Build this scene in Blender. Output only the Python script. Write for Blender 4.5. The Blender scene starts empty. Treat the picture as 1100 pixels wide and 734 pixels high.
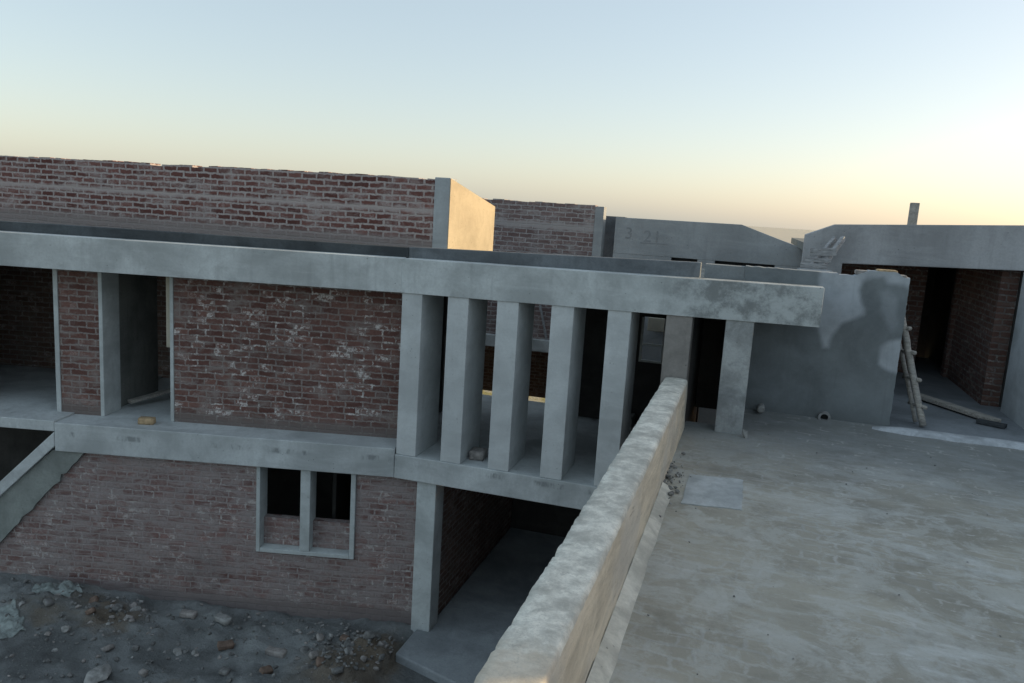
import bpy, bmesh, math, random
from mathutils import Vector, Matrix, noise as mnoise
R = math.radians
rng = random.Random(11)
scene = bpy.context.scene
COL = scene.collection

# ------------------------------------------------------------------ node helpers
class NT:
    def __init__(s, name):
        s.m = bpy.data.materials.new(name); s.m.use_nodes = True
        s.t = s.m.node_tree; s.t.nodes.clear()
        s.out = s.n('ShaderNodeOutputMaterial'); s.b = s.n('ShaderNodeBsdfPrincipled')
        s.t.links.new(s.b.outputs[0], s.out.inputs[0])
    def n(s, typ, **kw):
        x = s.t.nodes.new(typ)
        for k, v in kw.items(): setattr(x, k, v)
        return x
    def put(s, sock, v):
        if hasattr(v, 'is_output'): s.t.links.new(v, sock)
        elif v is not None:
            if isinstance(v, (tuple, list)) and len(v) == 3 and sock.type == 'RGBA': v = (*v, 1)
            sock.default_value = v
    def pos(s): return s.n('ShaderNodeNewGeometry').outputs['Position']
    def obj(s): return s.n('ShaderNodeTexCoord').outputs['Object']
    def uv(s): return s.n('ShaderNodeTexCoord').outputs['UV']
    def mapping(s, v, scale=(1,1,1), loc=(0,0,0), rot=(0,0,0)):
        x = s.n('ShaderNodeMapping'); s.put(x.inputs['Vector'], v)
        x.inputs['Scale'].default_value = scale; x.inputs['Location'].default_value = loc; x.inputs['Rotation'].default_value = rot
        return x.outputs[0]
    def noise(s, v, scale, detail=4, rough=.55, dist=0, color=False):
        x = s.n('ShaderNodeTexNoise'); s.put(x.inputs['Vector'], v)
        x.inputs['Scale'].default_value = scale; x.inputs['Detail'].default_value = detail
        x.inputs['Roughness'].default_value = rough; x.inputs['Distortion'].default_value = dist
        return x.outputs['Color' if color else 'Fac']
    def ramp(s, v, a, b, lo=0., hi=1.):
        x = s.n('ShaderNodeMapRange'); x.interpolation_type = 'SMOOTHSTEP'; s.put(x.inputs[0], v)
        for i, q in zip((1,2,3,4), (a,b,lo,hi)): x.inputs[i].default_value = q
        return x.outputs[0]
    def math(s, op, a, b=0., clamp=False):
        x = s.n('ShaderNodeMath', operation=op); x.use_clamp = clamp
        s.put(x.inputs[0], a); s.put(x.inputs[1], b); return x.outputs[0]
    def vmath(s, op, a, b):
        x = s.n('ShaderNodeVectorMath', operation=op); s.put(x.inputs[0], a)
        if op == 'SCALE': s.put(x.inputs['Scale'], b)
        else: s.put(x.inputs[1], b)
        return x.outputs[0]
    def mix(s, f, a, b, mode='MIX'):
        x = s.n('ShaderNodeMix', data_type='RGBA', blend_type=mode)
        s.put(x.inputs[0], f); s.put(x.inputs[6], a); s.put(x.inputs[7], b); return x.outputs[2]
    def sep(s, v):
        x = s.n('ShaderNodeSeparateXYZ'); s.put(x.inputs[0], v); return x.outputs
    def bump(s, h, strength=.5, dist=.01, normal=None):
        x = s.n('ShaderNodeBump'); x.inputs['Strength'].default_value = strength; x.inputs['Distance'].default_value = dist
        s.put(x.inputs['Height'], h)
        if normal is not None: s.put(x.inputs['Normal'], normal)
        return x.outputs[0]
    def done(s, color, rough=.9, normal=None, spec=.25):
        s.put(s.b.inputs['Base Color'], color); s.put(s.b.inputs['Roughness'], rough)
        s.b.inputs['Specular IOR Level'].default_value = spec
        if normal is not None: s.put(s.b.inputs['Normal'], normal)
        return s.m

def sc(c, k): return tuple(x*k for x in c)

def concrete(name, base, dark=.6, light=1.25, blotch=1.3, streak=.5, seed=0., grime=.4, spots=.0, warm=None, rough_bump=.35, board=0., dirt_x=None, pits=.7, smudge_z=None):
    s = NT(name); p = s.mapping(s.pos(), loc=(seed*3.1, seed*1.7, seed*.9))
    a = s.noise(p, blotch, 6, .6, .4)
    c = s.mix(s.ramp(a, .34, .66), sc(base, dark), sc(base, light))
    cl = s.noise(p, blotch*2.6, 7, .66, .9)                               # damp clouds
    c = s.mix(s.math('MULTIPLY', s.ramp(cl, .5, .66), .35), c, sc(base, dark*.85))
    st = s.noise(s.mapping(p, scale=(5, 5, .45)), 2.2, 5, .6)           # runs of water down the face
    c = s.mix(s.math('MULTIPLY', s.ramp(st, .5, .8), streak), c, sc(base, dark*.75))
    hz = s.noise(s.mapping(p, scale=(.5, .5, 3.2)), 1.6, 5, .65, .5)    # trowel laps
    c = s.mix(s.math('MULTIPLY', s.ramp(hz, .45, .75), .45), c, sc(base, light*1.05))
    f = s.noise(p, 34, 6, .7)
    c = s.mix(s.math('MULTIPLY', s.ramp(f, .35, .75), .35), c, sc(base, dark*.9))
    if warm is not None:
        c = s.mix(s.math('MULTIPLY', s.ramp(s.noise(p, 2.7, 5, .6), .45, .7), .6), c, warm)
    if grime:
        g = s.ramp(s.noise(p, 3.6, 7, .68, .8), .6, .78)
        c = s.mix(s.math('MULTIPLY', g, grime), c, sc(base, .35))
    if spots:
        w = s.math('MULTIPLY', s.ramp(s.noise(p, 19, 5, .7), .6, .7), s.ramp(s.noise(p, 1.9, 3), .45, .62))
        c = s.mix(s.math('MULTIPLY', w, spots), c, sc(base, 2.1))
    if dirt_x:                                                          # end of the beam blackened by old shuttering oil
        q = s.math('ADD', s.sep(s.pos())[0], s.math('MULTIPLY', s.math('SUBTRACT', s.noise(p, 2.4, 6, .7), .5), 1.1))
        g2 = s.mix(s.ramp(s.noise(p, 4.2, 8, .74, .15), .38, .62), sc(base, .34), sc(base, .85))
        c = s.mix(s.math('MULTIPLY', s.ramp(q, dirt_x[0], dirt_x[1]), .85), c, g2)
    if smudge_z is not None:                                            # row of dark hand-wide smudges left by the shuttering
        q = s.mapping(s.pos(), scale=(1, 1, .35))
        wz = s.math('ABSOLUTE', s.math('SUBTRACT', s.math('ADD', s.sep(s.pos())[2], s.math('MULTIPLY', s.noise(p, 6, 4), .05)), smudge_z+.025))
        sm = s.math('MULTIPLY', s.ramp(wz, .015, .05, 1, 0), s.ramp(s.noise(q, 2.3, 5, .75), .52, .62))
        c = s.mix(s.math('MULTIPLY', sm, .75), c, sc(base, .38))
    if pits:                                                            # air holes and small chips
        v = s.n('ShaderNodeTexVoronoi'); s.put(v.inputs['Vector'], p); v.inputs['Scale'].default_value = 13
        pt = s.math('MULTIPLY', s.ramp(v.outputs['Distance'], .05, .13, 1, 0), s.ramp(s.noise(p, 3.3, 3), .5, .6))
        c = s.mix(s.math('MULTIPLY', pt, pits), c, sc(base, .3))
    h = s.math('ADD', s.math('MULTIPLY', f, .5), s.math('MULTIPLY', s.noise(p, 7, 5, .6), 1.0))
    if board:
        h = s.math('ADD', h, s.math('MULTIPLY', hz, board))
    return s.done(c, .92, s.bump(h, rough_bump, .02))

def brickwork(name, b1, b2, mortar, smear=.35, white=.3, soot=.35, band=None, base_z=None, seed=0., joint=.013, streaks=0., bw=.235, cover=.46, squash=1.):
    s = NT(name); uv = s.mapping(s.uv(), loc=(seed*.37, seed*.0, 0)); p = s.pos()
    d = s.vmath('SCALE', s.vmath('SUBTRACT', s.noise(uv, 9, 3, .6, color=True), (.5, .5, .5)), .045)
    d2 = s.vmath('SCALE', s.vmath('SUBTRACT', s.noise(uv, 45, 3, .6, color=True), (.5, .5, .5)), .018)
    d3 = s.vmath('SCALE', s.vmath('SUBTRACT', s.noise(uv, .6, 2, .5, color=True), (.5, .5, .5)), .03)
    q = s.vmath('ADD', s.vmath('ADD', s.vmath('ADD', uv, d), d2), d3)
    x = s.n('ShaderNodeTexBrick'); s.put(x.inputs['Vector'], q)
    x.inputs['Scale'].default_value = 1; x.inputs['Mortar Size'].default_value = joint
    x.inputs['Mortar Smooth'].default_value = .35; x.inputs['Bias'].default_value = -.1
    x.inputs['Brick Width'].default_value = bw; x.inputs['Row Height'].default_value = .0825
    x.squash = squash; x.squash_frequency = 3
    s.put(x.inputs['Color1'], b1); s.put(x.inputs['Color2'], b2); s.put(x.inputs['Mortar'], mortar)
    fac = x.outputs['Fac']
    c = x.outputs['Color']
    n1 = s.noise(uv, 30, 6, .7)
    c = s.mix(s.math('MULTIPLY', s.ramp(n1, .4, .75), .5), c, sc(b1, .4))
    n2 = s.noise(uv, 1.1, 5, .62, .6)
    c = s.mix(s.math('MULTIPLY', s.ramp(n2, .5, .72), .45), c, sc(b2, 1.25))
    sm = s.noise(s.mapping(uv, scale=(1, 1.9, 1)), 2.6, 8, .72, .6)     # mortar wiped across the bricks
    smf = s.math('MULTIPLY', s.ramp(sm, cover, cover+.22), min(1., smear*2))
    smf = s.math('MULTIPLY', smf, s.ramp(s.noise(uv, 26, 4, .7), .25, .6, .45, 1.))
    c = s.mix(smf, c, sc(mortar, .92))
    if streaks:
        k = s.noise(s.mapping(uv, scale=(.7, 9, 1)), 2.1, 6, .7)
        c = s.mix(s.math('MULTIPLY', s.ramp(k, .5, .68), streaks), c, sc(mortar, 1.05))
    if white:
        y = s.n('ShaderNodeTexBrick'); y.squash = squash; y.squash_frequency = 3; s.put(y.inputs['Vector'], q); y.inputs['Scale'].default_value = 1
        y.inputs['Mortar Size'].default_value = joint*1.1; y.inputs['Mortar Smooth'].default_value = .2; y.inputs['Brick Width'].default_value = bw; y.inputs['Row Height'].default_value = .0825
        s.put(y.inputs['Color1'], (0, 0, 0)); s.put(y.inputs['Color2'], (1, 1, 1)); s.put(y.inputs['Mortar'], (0, 0, 0))
        clus = s.ramp(s.noise(uv, 1.35, 5, .7, .5), .42, .55)
        tiny = s.ramp(s.noise(uv, 24, 5, .7), .38, .56)
        per = s.math('MULTIPLY', s.ramp(s.sep(y.outputs['Color'])[0], .66, .76), s.ramp(s.noise(uv, 9, 5, .7), .48, .55))
        line = s.math('MULTIPLY', y.outputs['Fac'], s.ramp(s.noise(s.mapping(uv, loc=(3, 1, 0)), 7, 5, .7), .52, .58))
        w = s.math('MULTIPLY', s.math('MULTIPLY', s.math('MAXIMUM', per, line), clus), tiny)
        c = s.mix(s.math('MULTIPLY', w, white), c, (.66, .63, .61))
    so = s.noise(uv, .8, 6, .66, .5)
    c = s.mix(s.math('MULTIPLY', s.ramp(so, .52, .74), soot), c, (.035, .028, .026))
    z = s.sep(p)[2]
    wob = s.math('MULTIPLY', s.math('SUBTRACT', s.noise(uv, 5, 5, .65), .5), .16)
    if band:
        zz = s.math('ADD', z, wob)
        f = s.math('MULTIPLY', s.ramp(zz, band[0]-.03, band[0]+.02), s.ramp(zz, band[1]-.02, band[1]+.03, 1, 0))
        c = s.mix(s.math('MULTIPLY', f, .85), c, mortar)
    if base_z is not None:                                              # cement splashed on the lowest courses
        f = s.ramp(s.math('ADD', z, wob), base_z, base_z+.18, .9, 0)
        c = s.mix(f, c, sc(mortar, .62))
    hgt = s.math('ADD', s.math('MULTIPLY', s.math('SUBTRACT', 1, fac), 1.), s.math('MULTIPLY', n1, .55))
    hgt = s.math('ADD', hgt, s.math('MULTIPLY', smf, .25))
    return s.done(c, .93, s.bump(hgt, .75, .012), .2)

def flat_mat(name, base, var=.35, scale=14, rough=.8, bump=.3, metal=0.):
    s = NT(name); p = s.obj()
    a = s.noise(p, scale, 6, .65)
    c = s.mix(s.ramp(a, .3, .72), sc(base, 1-var), sc(base, 1+var))
    s.b.inputs['Metallic'].default_value = metal
    return s.done(c, rough, s.bump(s.noise(p, scale*3, 5, .65), bump, .006))

def wood_mat(name, base, grain=(1.5, 22, 22)):
    s = NT(name); p = s.obj()
    a = s.noise(s.mapping(p, scale=grain), 2.2, 7, .7, .6)
    c = s.mix(s.ramp(a, .3, .72), sc(base, .5), sc(base, 1.35))
    g = s.noise(p, 6, 5, .6)
    c = s.mix(s.math('MULTIPLY', s.ramp(g, .48, .66), .55), c, (.33, .33, .32))
    return s.done(c, .85, s.bump(a, .5, .006))

M = {}
CB = (.55, .585, .585)
M['fascia'] = concrete('smooth_grey_concrete', CB, .68, 1.12, 1.1, .45, 1, .22)
M['fascia_dirty'] = concrete('weathered_concrete', (.33, .345, .345), .6, 1.25, 2.0, .45, 2, .6, .5)
M['fin'] = concrete('fin_concrete', (.56, .59, .595), .82, 1.08, 1.4, .18, 3, .08, .05)
M['slab'] = concrete('slab_concrete', (.54, .575, .58), .70, 1.12, 1.2, .3, 4, .5, .08, smudge_z=-.93)
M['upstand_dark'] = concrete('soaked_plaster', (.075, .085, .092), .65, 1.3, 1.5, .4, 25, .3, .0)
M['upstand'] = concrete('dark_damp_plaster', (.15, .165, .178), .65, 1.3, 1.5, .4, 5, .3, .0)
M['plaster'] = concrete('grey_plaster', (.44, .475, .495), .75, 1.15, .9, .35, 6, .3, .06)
M['plaster_sun'] = concrete('sun_tinted_plaster', (.43, .365, .26), .86, 1.1, 1.4, .15, 7, .08, .08)  # plain plaster, the warm low sun tinted into its colour
M['damp'] = concrete('damp_grey_plaster', (.24, .26, .27), .7, 1.2, 1.1, .4, 8, .3, .05)
M['far_plaster'] = concrete('far_grey_plaster', (.37, .39, .40), .78, 1.15, .7, .35, 9, .3, .04)
M['right_plaster'] = concrete('right_grey_plaster', (.37, .375, .385), .70, 1.2, .65, .4, 10, .35, .04)
M['frame'] = concrete('frame_concrete', (.52, .56, .56), .8, 1.1, 2.2, .2, 11, .2)
M['interior'] = concrete('interior_plaster', (.22, .225, .21), .7, 1.2, 1.2, .4, 12, .4)
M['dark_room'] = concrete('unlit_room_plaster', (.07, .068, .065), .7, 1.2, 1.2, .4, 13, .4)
M['apron'] = concrete('apron_concrete', (.29, .315, .33), .7, 1.15, 1.3, .0, 14, .35, .1)
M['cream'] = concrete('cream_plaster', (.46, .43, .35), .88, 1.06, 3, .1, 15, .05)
M['brick_up'] = brickwork('upper_brickwork', (.125, .054, .047), (.235, .112, .097), (.44, .385, .37), .44, .25, .3, (2.185, 2.25), 1.74, 1.0, .017)
M['brick_mid'] = brickwork('floor_brickwork', (.125, .062, .053), (.22, .12, .10), (.285, .245, .23), .5, .95, .3, None, -.74, 2.0, .012, 0., .235, .46, .7)
M['brick_low'] = brickwork('ground_brickwork', (.165, .092, .084), (.27, .165, .15), (.345, .30, .292), .78, .5, .28, None, -3.12, 3.0, .012, .7, .235, .36, .6)
M['brick_far'] = brickwork('far_brickwork', (.18, .125, .12), (.25, .18, .17), (.40, .375, .37), .48, .35, .2, (2.0, 2.12), None, 4.0, .012, .3)
M['brick_dark'] = brickwork('interior_brickwork', (.16, .10, .08), (.21, .14, .115), (.26, .235, .215), .3, .4, .4, None, None, 5.0)
M['brick_door'] = brickwork('recess_brickwork', (.12, .066, .054), (.16, .095, .078), (.17, .15, .14), .25, .25, .35, None, None, 6.0)

# the parapet: pale rough cement on top, tan plaster inside, a warm sun patch painted into the near end
def parapet_top():
    s = NT('rough_pale_cement'); p = s.pos()
    base = (.72, .70, .625)
    a = s.noise(p, 4.5, 8, .72, .1)
    c = s.mix(s.ramp(a, .32, .68), sc(base, .55), sc(base, 1.18))
    b = s.noise(p, 16, 7, .72)
    c = s.mix(s.math('MULTIPLY', s.ramp(b, .42, .7), .55), c, sc(base, .55))
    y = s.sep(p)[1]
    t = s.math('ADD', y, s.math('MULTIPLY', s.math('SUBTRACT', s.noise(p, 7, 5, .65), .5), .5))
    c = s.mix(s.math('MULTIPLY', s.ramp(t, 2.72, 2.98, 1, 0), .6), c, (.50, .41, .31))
    h = s.math('ADD', s.math('MULTIPLY', s.noise(p, 14, 7, .75), .6), s.math('MULTIPLY', s.noise(p, 75, 6, .75), .6))
    gr = s.noise(p, 95, 4, .75)
    c = s.mix(s.math('MULTIPLY', s.ramp(gr, .5, .68), .4), c, sc(base, .5))
    k = s.noise(p, 8.5, 7, .75, .2)
    c = s.mix(s.math('MULTIPLY', s.ramp(k, .60, .66), .5), c, sc(base, .42))
    return s.done(c, .95, s.bump(h, .45, .014))
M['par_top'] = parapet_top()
def parapet_side():
    s = NT('tan_plaster'); p = s.pos()
    base = (.64, .565, .445)
    a = s.noise(s.mapping(p, scale=(1, .6, 2.5)), 2.6, 7, .66, .5)
    c = s.mix(s.ramp(a, .3, .7), sc(base, .74), sc(base, 1.12))
    c = s.mix(s.math('MULTIPLY', s.ramp(s.noise(p, 1.4, 4), .45, .65), .5), c, (.5, .49, .46))
    k = s.noise(s.mapping(p, scale=(1, 1.2, 8)), 1.7, 6, .7, .8)
    c = s.mix(s.math('MULTIPLY', s.ramp(k, .6, .7), .6), c, sc(base, .35))
    return s.done(c, .93, s.bump(s.math('ADD', s.noise(p, 9, 7, .7), k), .6, .02))
M['par_side'] = parapet_side()
M['fillet'] = concrete('pale_fillet_cement', (.60, .58, .51), .7, 1.2, 3, .1, 16, .35, .2, rough_bump=.6)

def roof_floor_mat():
    s = NT('roof_brick_tiles'); p = s.pos()
    base = (.375, .355, .30)
    q = s.vmath('ADD', p, s.vmath('SCALE', s.vmath('SUBTRACT', s.noise(p, 3, 4, .6, color=True), (.5,.5,.5)), .16))
    x = s.n('ShaderNodeTexBrick'); s.put(x.inputs['Vector'], s.mapping(q, rot=(0, 0, R(4))))
    x.inputs['Scale'].default_value = 1; x.inputs['Brick Width'].default_value = .245; x.inputs['Row Height'].default_value = .125
    x.inputs['Mortar Size'].default_value = .02; x.inputs['Mortar Smooth'].default_value = .8
    s.put(x.inputs['Color1'], sc(base, .86)); s.put(x.inputs['Color2'], sc(base, 1.1)); s.put(x.inputs['Mortar'], (.43, .435, .42))
    big = s.noise(p, .55, 6, .6, .4)
    c0 = s.mix(s.ramp(big, .38, .64), sc(base, .74), sc(base, 1.1))
    bm = s.math('MULTIPLY', s.ramp(s.noise(p, .9, 4, .6), .42, .58), .46)
    c = s.mix(bm, c0, x.outputs['Color'])
    # cement wash spread thin over the tiles
    w1 = s.noise(s.mapping(p, scale=(.8, 1.5, 1), rot=(0, 0, R(-12))), 1.25, 8, .7, .9)
    X = s.sep(p)[0]
    m1 = s.noise(p, 2.6, 8, .72, .5)
    c = s.mix(s.math('MULTIPLY', s.ramp(m1, .46, .58), .5), c, (.49, .495, .47))
    right = s.ramp(s.math('ADD', X, s.math('MULTIPLY', s.noise(p, .8, 3), 1.2)), .3, 2.2, .45, 1.)
    c = s.mix(s.math('MULTIPLY', s.math('MULTIPLY', s.ramp(w1, .48, .64), .6), right), c, (.54, .555, .54))
    sp = s.noise(s.mapping(p, scale=(1.0, 2.6, 1), rot=(0, 0, R(-9))), 4.2, 7, .74, .6)
    c = s.mix(s.math('MULTIPLY', s.math('MULTIPLY', s.ramp(sp, .575, .66), .6), right), c, (.58, .58, .57))
    dk = s.noise(p, 2.1, 7, .7)
    c = s.mix(s.math('MULTIPLY', s.ramp(dk, .5, .7), .5), c, sc(base, .48))
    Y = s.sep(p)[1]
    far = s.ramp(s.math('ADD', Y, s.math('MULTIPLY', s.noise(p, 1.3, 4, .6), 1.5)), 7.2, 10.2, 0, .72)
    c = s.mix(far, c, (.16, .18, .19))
    fine = s.noise(p, 40, 6, .7)
    c = s.mix(s.math('MULTIPLY', s.ramp(fine, .5, .8), .35), c, sc(base, .5))
    fl = s.math('MULTIPLY', x.outputs['Fac'], s.ramp(s.noise(p, 3.4, 6, .75), .53, .60))           # mortar left standing in some joints
    c = s.mix(s.math('MULTIPLY', s.math('MULTIPLY', fl, .36), right), c, (.60, .59, .56))
    gr = s.noise(p, 85, 4, .7)
    c = s.mix(s.math('MULTIPLY', s.ramp(gr, .62, .72), .35), c, (.6, .58, .54))
    h = s.math('ADD', s.math('MULTIPLY', s.math('MULTIPLY', x.outputs['Fac'], bm), .5), s.math('ADD', s.math('MULTIPLY', s.noise(p, 6, 7, .7), .9), s.math('MULTIPLY', fine, .35)))
    return s.done(c, .9, s.bump(h, .5, .018), .25)
M['roof'] = roof_floor_mat()
M['patch'] = concrete('pale_cement_screed', (.44, .465, .47), .75, 1.15, 3.5, .0, 17, .15, .2)
M['kerb'] = concrete('pale_kerb_cement', (.46, .49, .52), .65, 1.2, 3, .0, 18, .25, .2, rough_bump=.6)
M['inner_floor'] = concrete('smooth_floor_cement', (.22, .24, .26), .75, 1.15, 1.3, .0, 19, .3, .1)

def soil_mat():
    s = NT('rubble_strewn_soil'); p = s.pos()
    base = (.27, .285, .285)
    a = s.noise(p, .9, 7, .65, .5)
    c = s.mix(s.ramp(a, .32, .7), sc(base, .55), sc(base, 1.3))
    br = s.noise(p, .75, 5, .6, .3)
    c = s.mix(s.math('MULTIPLY', s.ramp(br, .55, .68), .7), c, (.21, .175, .13))
    g = s.noise(p, 24, 7, .75)
    c = s.mix(s.math('MULTIPLY', s.ramp(g, .52, .7), .55), c, (.32, .325, .32))
    v = s.n('ShaderNodeTexVoronoi'); s.put(v.inputs['Vector'], p); v.inputs['Scale'].default_value = 17
    c = s.mix(s.math('MULTIPLY', s.ramp(v.outputs['Distance'], .0, .22, 1, 0), s.math('MULTIPLY', s.ramp(s.noise(p, 2.6, 3), .5, .6), .7)), c, (.35, .345, .33))
    wv = s.vmath('ADD', p, s.vmath('SCALE', s.vmath('SUBTRACT', s.noise(p, 4, 5, .7, color=True), (.5, .5, .5)), .7))
    for hx, hy, hr in ((-4.15, 7.75, .75), (-4.0, 8.3, .5), (-7.3, 7.5, .45)):
        dn = s.n('ShaderNodeVectorMath', operation='DISTANCE'); s.put(dn.inputs[0], s.vmath('MULTIPLY', wv, (1, 1, 0))); dn.inputs[1].default_value = (hx, hy, 0)
        c = s.mix(s.math('MULTIPLY', s.ramp(dn.outputs['Value'], hr*.4, hr, 1, 0), .75), c, s.mix(g, (.15, .115, .082), (.27, .22, .165)))
    far = s.math('MULTIPLY', s.ramp(s.sep(p)[1], 17.5, 20.2), s.ramp(s.sep(p)[1], 24, 30, 1, .25))
    dry = s.mix(s.ramp(s.noise(p, 1.6, 6, .7), .4, .6), (.30, .26, .10), (.42, .37, .26))
    c = s.mix(far, c, dry)
    c = s.mix(s.ramp(s.sep(p)[1], 30, 60), c, (.56, .50, .40))                      # far ground beyond the plots, paled to read as bright haze
    h = s.math('ADD', s.noise(p, 9, 8, .75), s.math('MULTIPLY', g, .6))
    return s.done(c, .97, s.bump(h, 1., .05), .15)
M['soil'] = soil_mat()
M['stone_pale'] = flat_mat('pale_broken_concrete', (.30, .30, .29), .35, 11, .95, .6)
M['stone_grey'] = flat_mat('grey_stone', (.19, .19, .185), .4, 11, .95, .6)
M['clay'] = flat_mat('fired_clay', (.20, .145, .115), .35, 12, .95, .6)
M['clay_pale'] = flat_mat('cement_crusted_brick', (.31, .29, .275), .35, 12, .95, .6)
M['clay_yellow'] = flat_mat('yellowish_brick', (.42, .31, .19), .3, 12, .95, .6)
M['wood'] = wood_mat('weathered_wood', (.40, .375, .34))
M['wood_pale'] = wood_mat('cement_stained_boards', (.33, .335, .345))
M['pvc'] = flat_mat('grey_pipe', (.27, .27, .27), .25, 20, .6, .1)
M['pipe_hole'] = flat_mat('dark_pipe_bore', (.02, .02, .02), .2, 20, .9, .1)
M['plastic'] = flat_mat('teal_plastic_sheet', (.25, .285, .275), .45, 9, .8, .2)
M['white_paint'] = flat_mat('white_window_paint', (.6, .62, .6), .1, 8, .6, .1)
M['number'] = flat_mat('faded_grey_paint', (.262, .275, .285), .1, 9, .9, .1)
M['slot'] = flat_mat('dark_slot_plaster', (.05, .055, .06), .2, 6, .9, .1)

# ------------------------------------------------------------------ mesh helpers
class MB:
    def __init__(s): s.v = []; s.f = []; s.mi = []
    def add(s, vs, fs, mi=0):
        k = len(s.v); s.v += [tuple(v) for v in vs]; s.f += [[i+k for i in f] for f in fs]; s.mi += [mi]*len(fs)
        return s
    def hexa(s, P, mi=0):      # P: 4 bottom points counter-clockwise from above, 4 top points
        return s.add(P, [(3,2,1,0),(4,5,6,7),(0,1,5,4),(1,2,6,5),(2,3,7,6),(3,0,4,7)], mi)
    def box(s, x0, x1, y0, y1, z0, z1, tx=0., mi=0):   # tx: rise of z1/z0 across x
        return s.hexa([(x0,y0,z0),(x1,y0,z0+tx),(x1,y1,z0+tx),(x0,y1,z0),(x0,y0,z1),(x1,y0,z1+tx),(x1,y1,z1+tx),(x0,y1,z1)], mi)
    def fbox(s, s0, s1, w0, w1, z0, z1):               # box along the angled left facade
        return s.hexa([F(s1,w0,z0),F(s0,w0,z0),F(s0,w1,z0),F(s1,w1,z0),F(s1,w0,z1),F(s0,w0,z1),F(s0,w1,z1),F(s1,w1,z1)])
    def prism(s, front, back):                          # two matching outlines
        n = len(front)
        return s.add(list(front)+list(back), [list(range(n)), list(range(2*n-1, n-1, -1))] + [(i, i+n, (i+1) % n + n, (i+1) % n) for i in range(n)])
    def bar(s, a, b, w, d, up=(0,0,1)):                 # squared bar from a to b
        a = Vector(a); b = Vector(b); t = (b-a).normalized(); u = t.cross(Vector(up))
        if u.length < .01: u = Vector((1,0,0))
        u.normalize(); v = u.cross(t).normalized()
        P = [p + u*(i*w/2) + v*(j*d/2) for p in (a, b) for i, j in ((-1,-1),(1,-1),(1,1),(-1,1))]
        return s.hexa(P)
    def build(s, name, mat, parent=None, bevel=0., smooth=False, loc=None, kind=None):
        me = bpy.data.meshes.new(name); vv = s.v
        if loc is not None: vv = [(x-loc[0], y-loc[1], z-loc[2]) for x, y, z in vv]
        me.from_pydata(vv, [], s.f); me.update()
        bm = bmesh.new(); bm.from_mesh(me); bmesh.ops.recalc_face_normals(bm, faces=bm.faces); bm.to_mesh(me); bm.free()
        mats = mat if isinstance(mat, (list, tuple)) else [mat]
        for m in mats: me.materials.append(m)
        if len(mats) > 1: me.polygons.foreach_set('material_index', s.mi)
        uvw(me)
        if smooth: me.polygons.foreach_set('use_smooth', [True]*len(me.polygons))
        o = bpy.data.objects.new(name, me); COL.objects.link(o)
        if loc is not None: o.location = loc
        if parent is not None: attach(o, parent)
        if bevel:
            b = o.modifiers.new('edge', 'BEVEL'); b.width = bevel; b.segments = 2; b.limit_method = 'ANGLE'; b.angle_limit = R(40)
        if kind: o['kind'] = kind
        return o
def uvw(me):                                            # metre-true uv on every face
    l = me.uv_layers.new(name='UVMap').data
    for p in me.polygons:
        n = p.normal
        if abs(n.z) > .75: t = Vector((1,0,0)); b = Vector((0,1,0))
        else:
            t = Vector((-n.y, n.x, 0)).normalized(); b = Vector((0,0,1))
        for li in p.loop_indices:
            co = me.vertices[me.loops[li].vertex_index].co
            l[li].uv = (co.dot(t), co.dot(b))
def attach(o, parent):
    o.parent = parent; o.matrix_parent_inverse = Matrix.Translation(parent.location).inverted()
def thing(name, label, cat, loc=(0,0,0), group=None):
    o = bpy.data.objects.new(name, None); COL.objects.link(o); o.location = loc; o.empty_display_size = .3
    return tag(o, label, cat, group)
def tag(o, label, cat, group=None):
    o['label'] = label; o['category'] = cat
    if group: o['group'] = group
    return o

# left facade: origin, direction to the left, direction into the building
O = Vector((-4.13, 8.88, 0)); U = Vector((-.970, -.2431, 0)); W = Vector((-.2431, .970, 0))
def F(s, w, z): p = O + U*s + W*w; return (p.x, p.y, z)

def ragged(x0, x1, z, step=.12, amp=.009, miss=.05, drop=.022):
    pts = []; x = x0
    while x < x1 - 1e-6:
        x2 = min(x1, x + rng.uniform(.7, 1.9)*step)
        zz = z + rng.uniform(-amp, amp) - (drop if rng.random() < miss else 0)
        pts += [(x+.002, zz), (x2-.002, zz + rng.uniform(-.006, .006))]; x = x2
    return pts

# ================================================================== FRONT HOUSE (left facade, fins, roof storey)
ZG = -3.25
H = thing('unfinished_house', 'unfinished two storey brick house with tall concrete fins and long roof beam', 'house', (-4.13, 8.88, ZG))

# roof beam: angled left run and straight right run
m = MB().fbox(-.002, 9.5, 0, .26, 1.212, 1.632); m.build('roof_beam', M['fascia'], H, .005)
x0, x1, xs = -4.13, .71, -.86
def tz(x): return (x+4.13)*.0135
m = MB().hexa([(x0,8.88,1.212),(x1,8.88,1.212+tz(x1)),(x1,9.14,1.212+tz(x1)),(x0,9.14,1.212),(x0,8.88,1.632),(x1,8.88,1.632+tz(x1)),(x1,9.14,1.632+tz(x1)),(x0,9.14,1.632)])
m.build('roof_beam', concrete('stained_beam_concrete', CB, .68, 1.12, 1.1, .45, 1, .22, dirt_x=(-1.15, -.35)), H, .005)
# roof slab behind the beams
plan = [F(9.5,.27,0)[:2], F(.05,.27,0)[:2], (-4.05,9.15), (.69,9.15), (.69,10.08), (-.6,10.08), (-.6,12.2), (-13.5,12.2)]
m = MB().prism([(x,y,1.30) for x,y in plan], [(x,y,1.615) for x,y in plan]); m.build('roof_slab', M['interior'], H)
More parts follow.
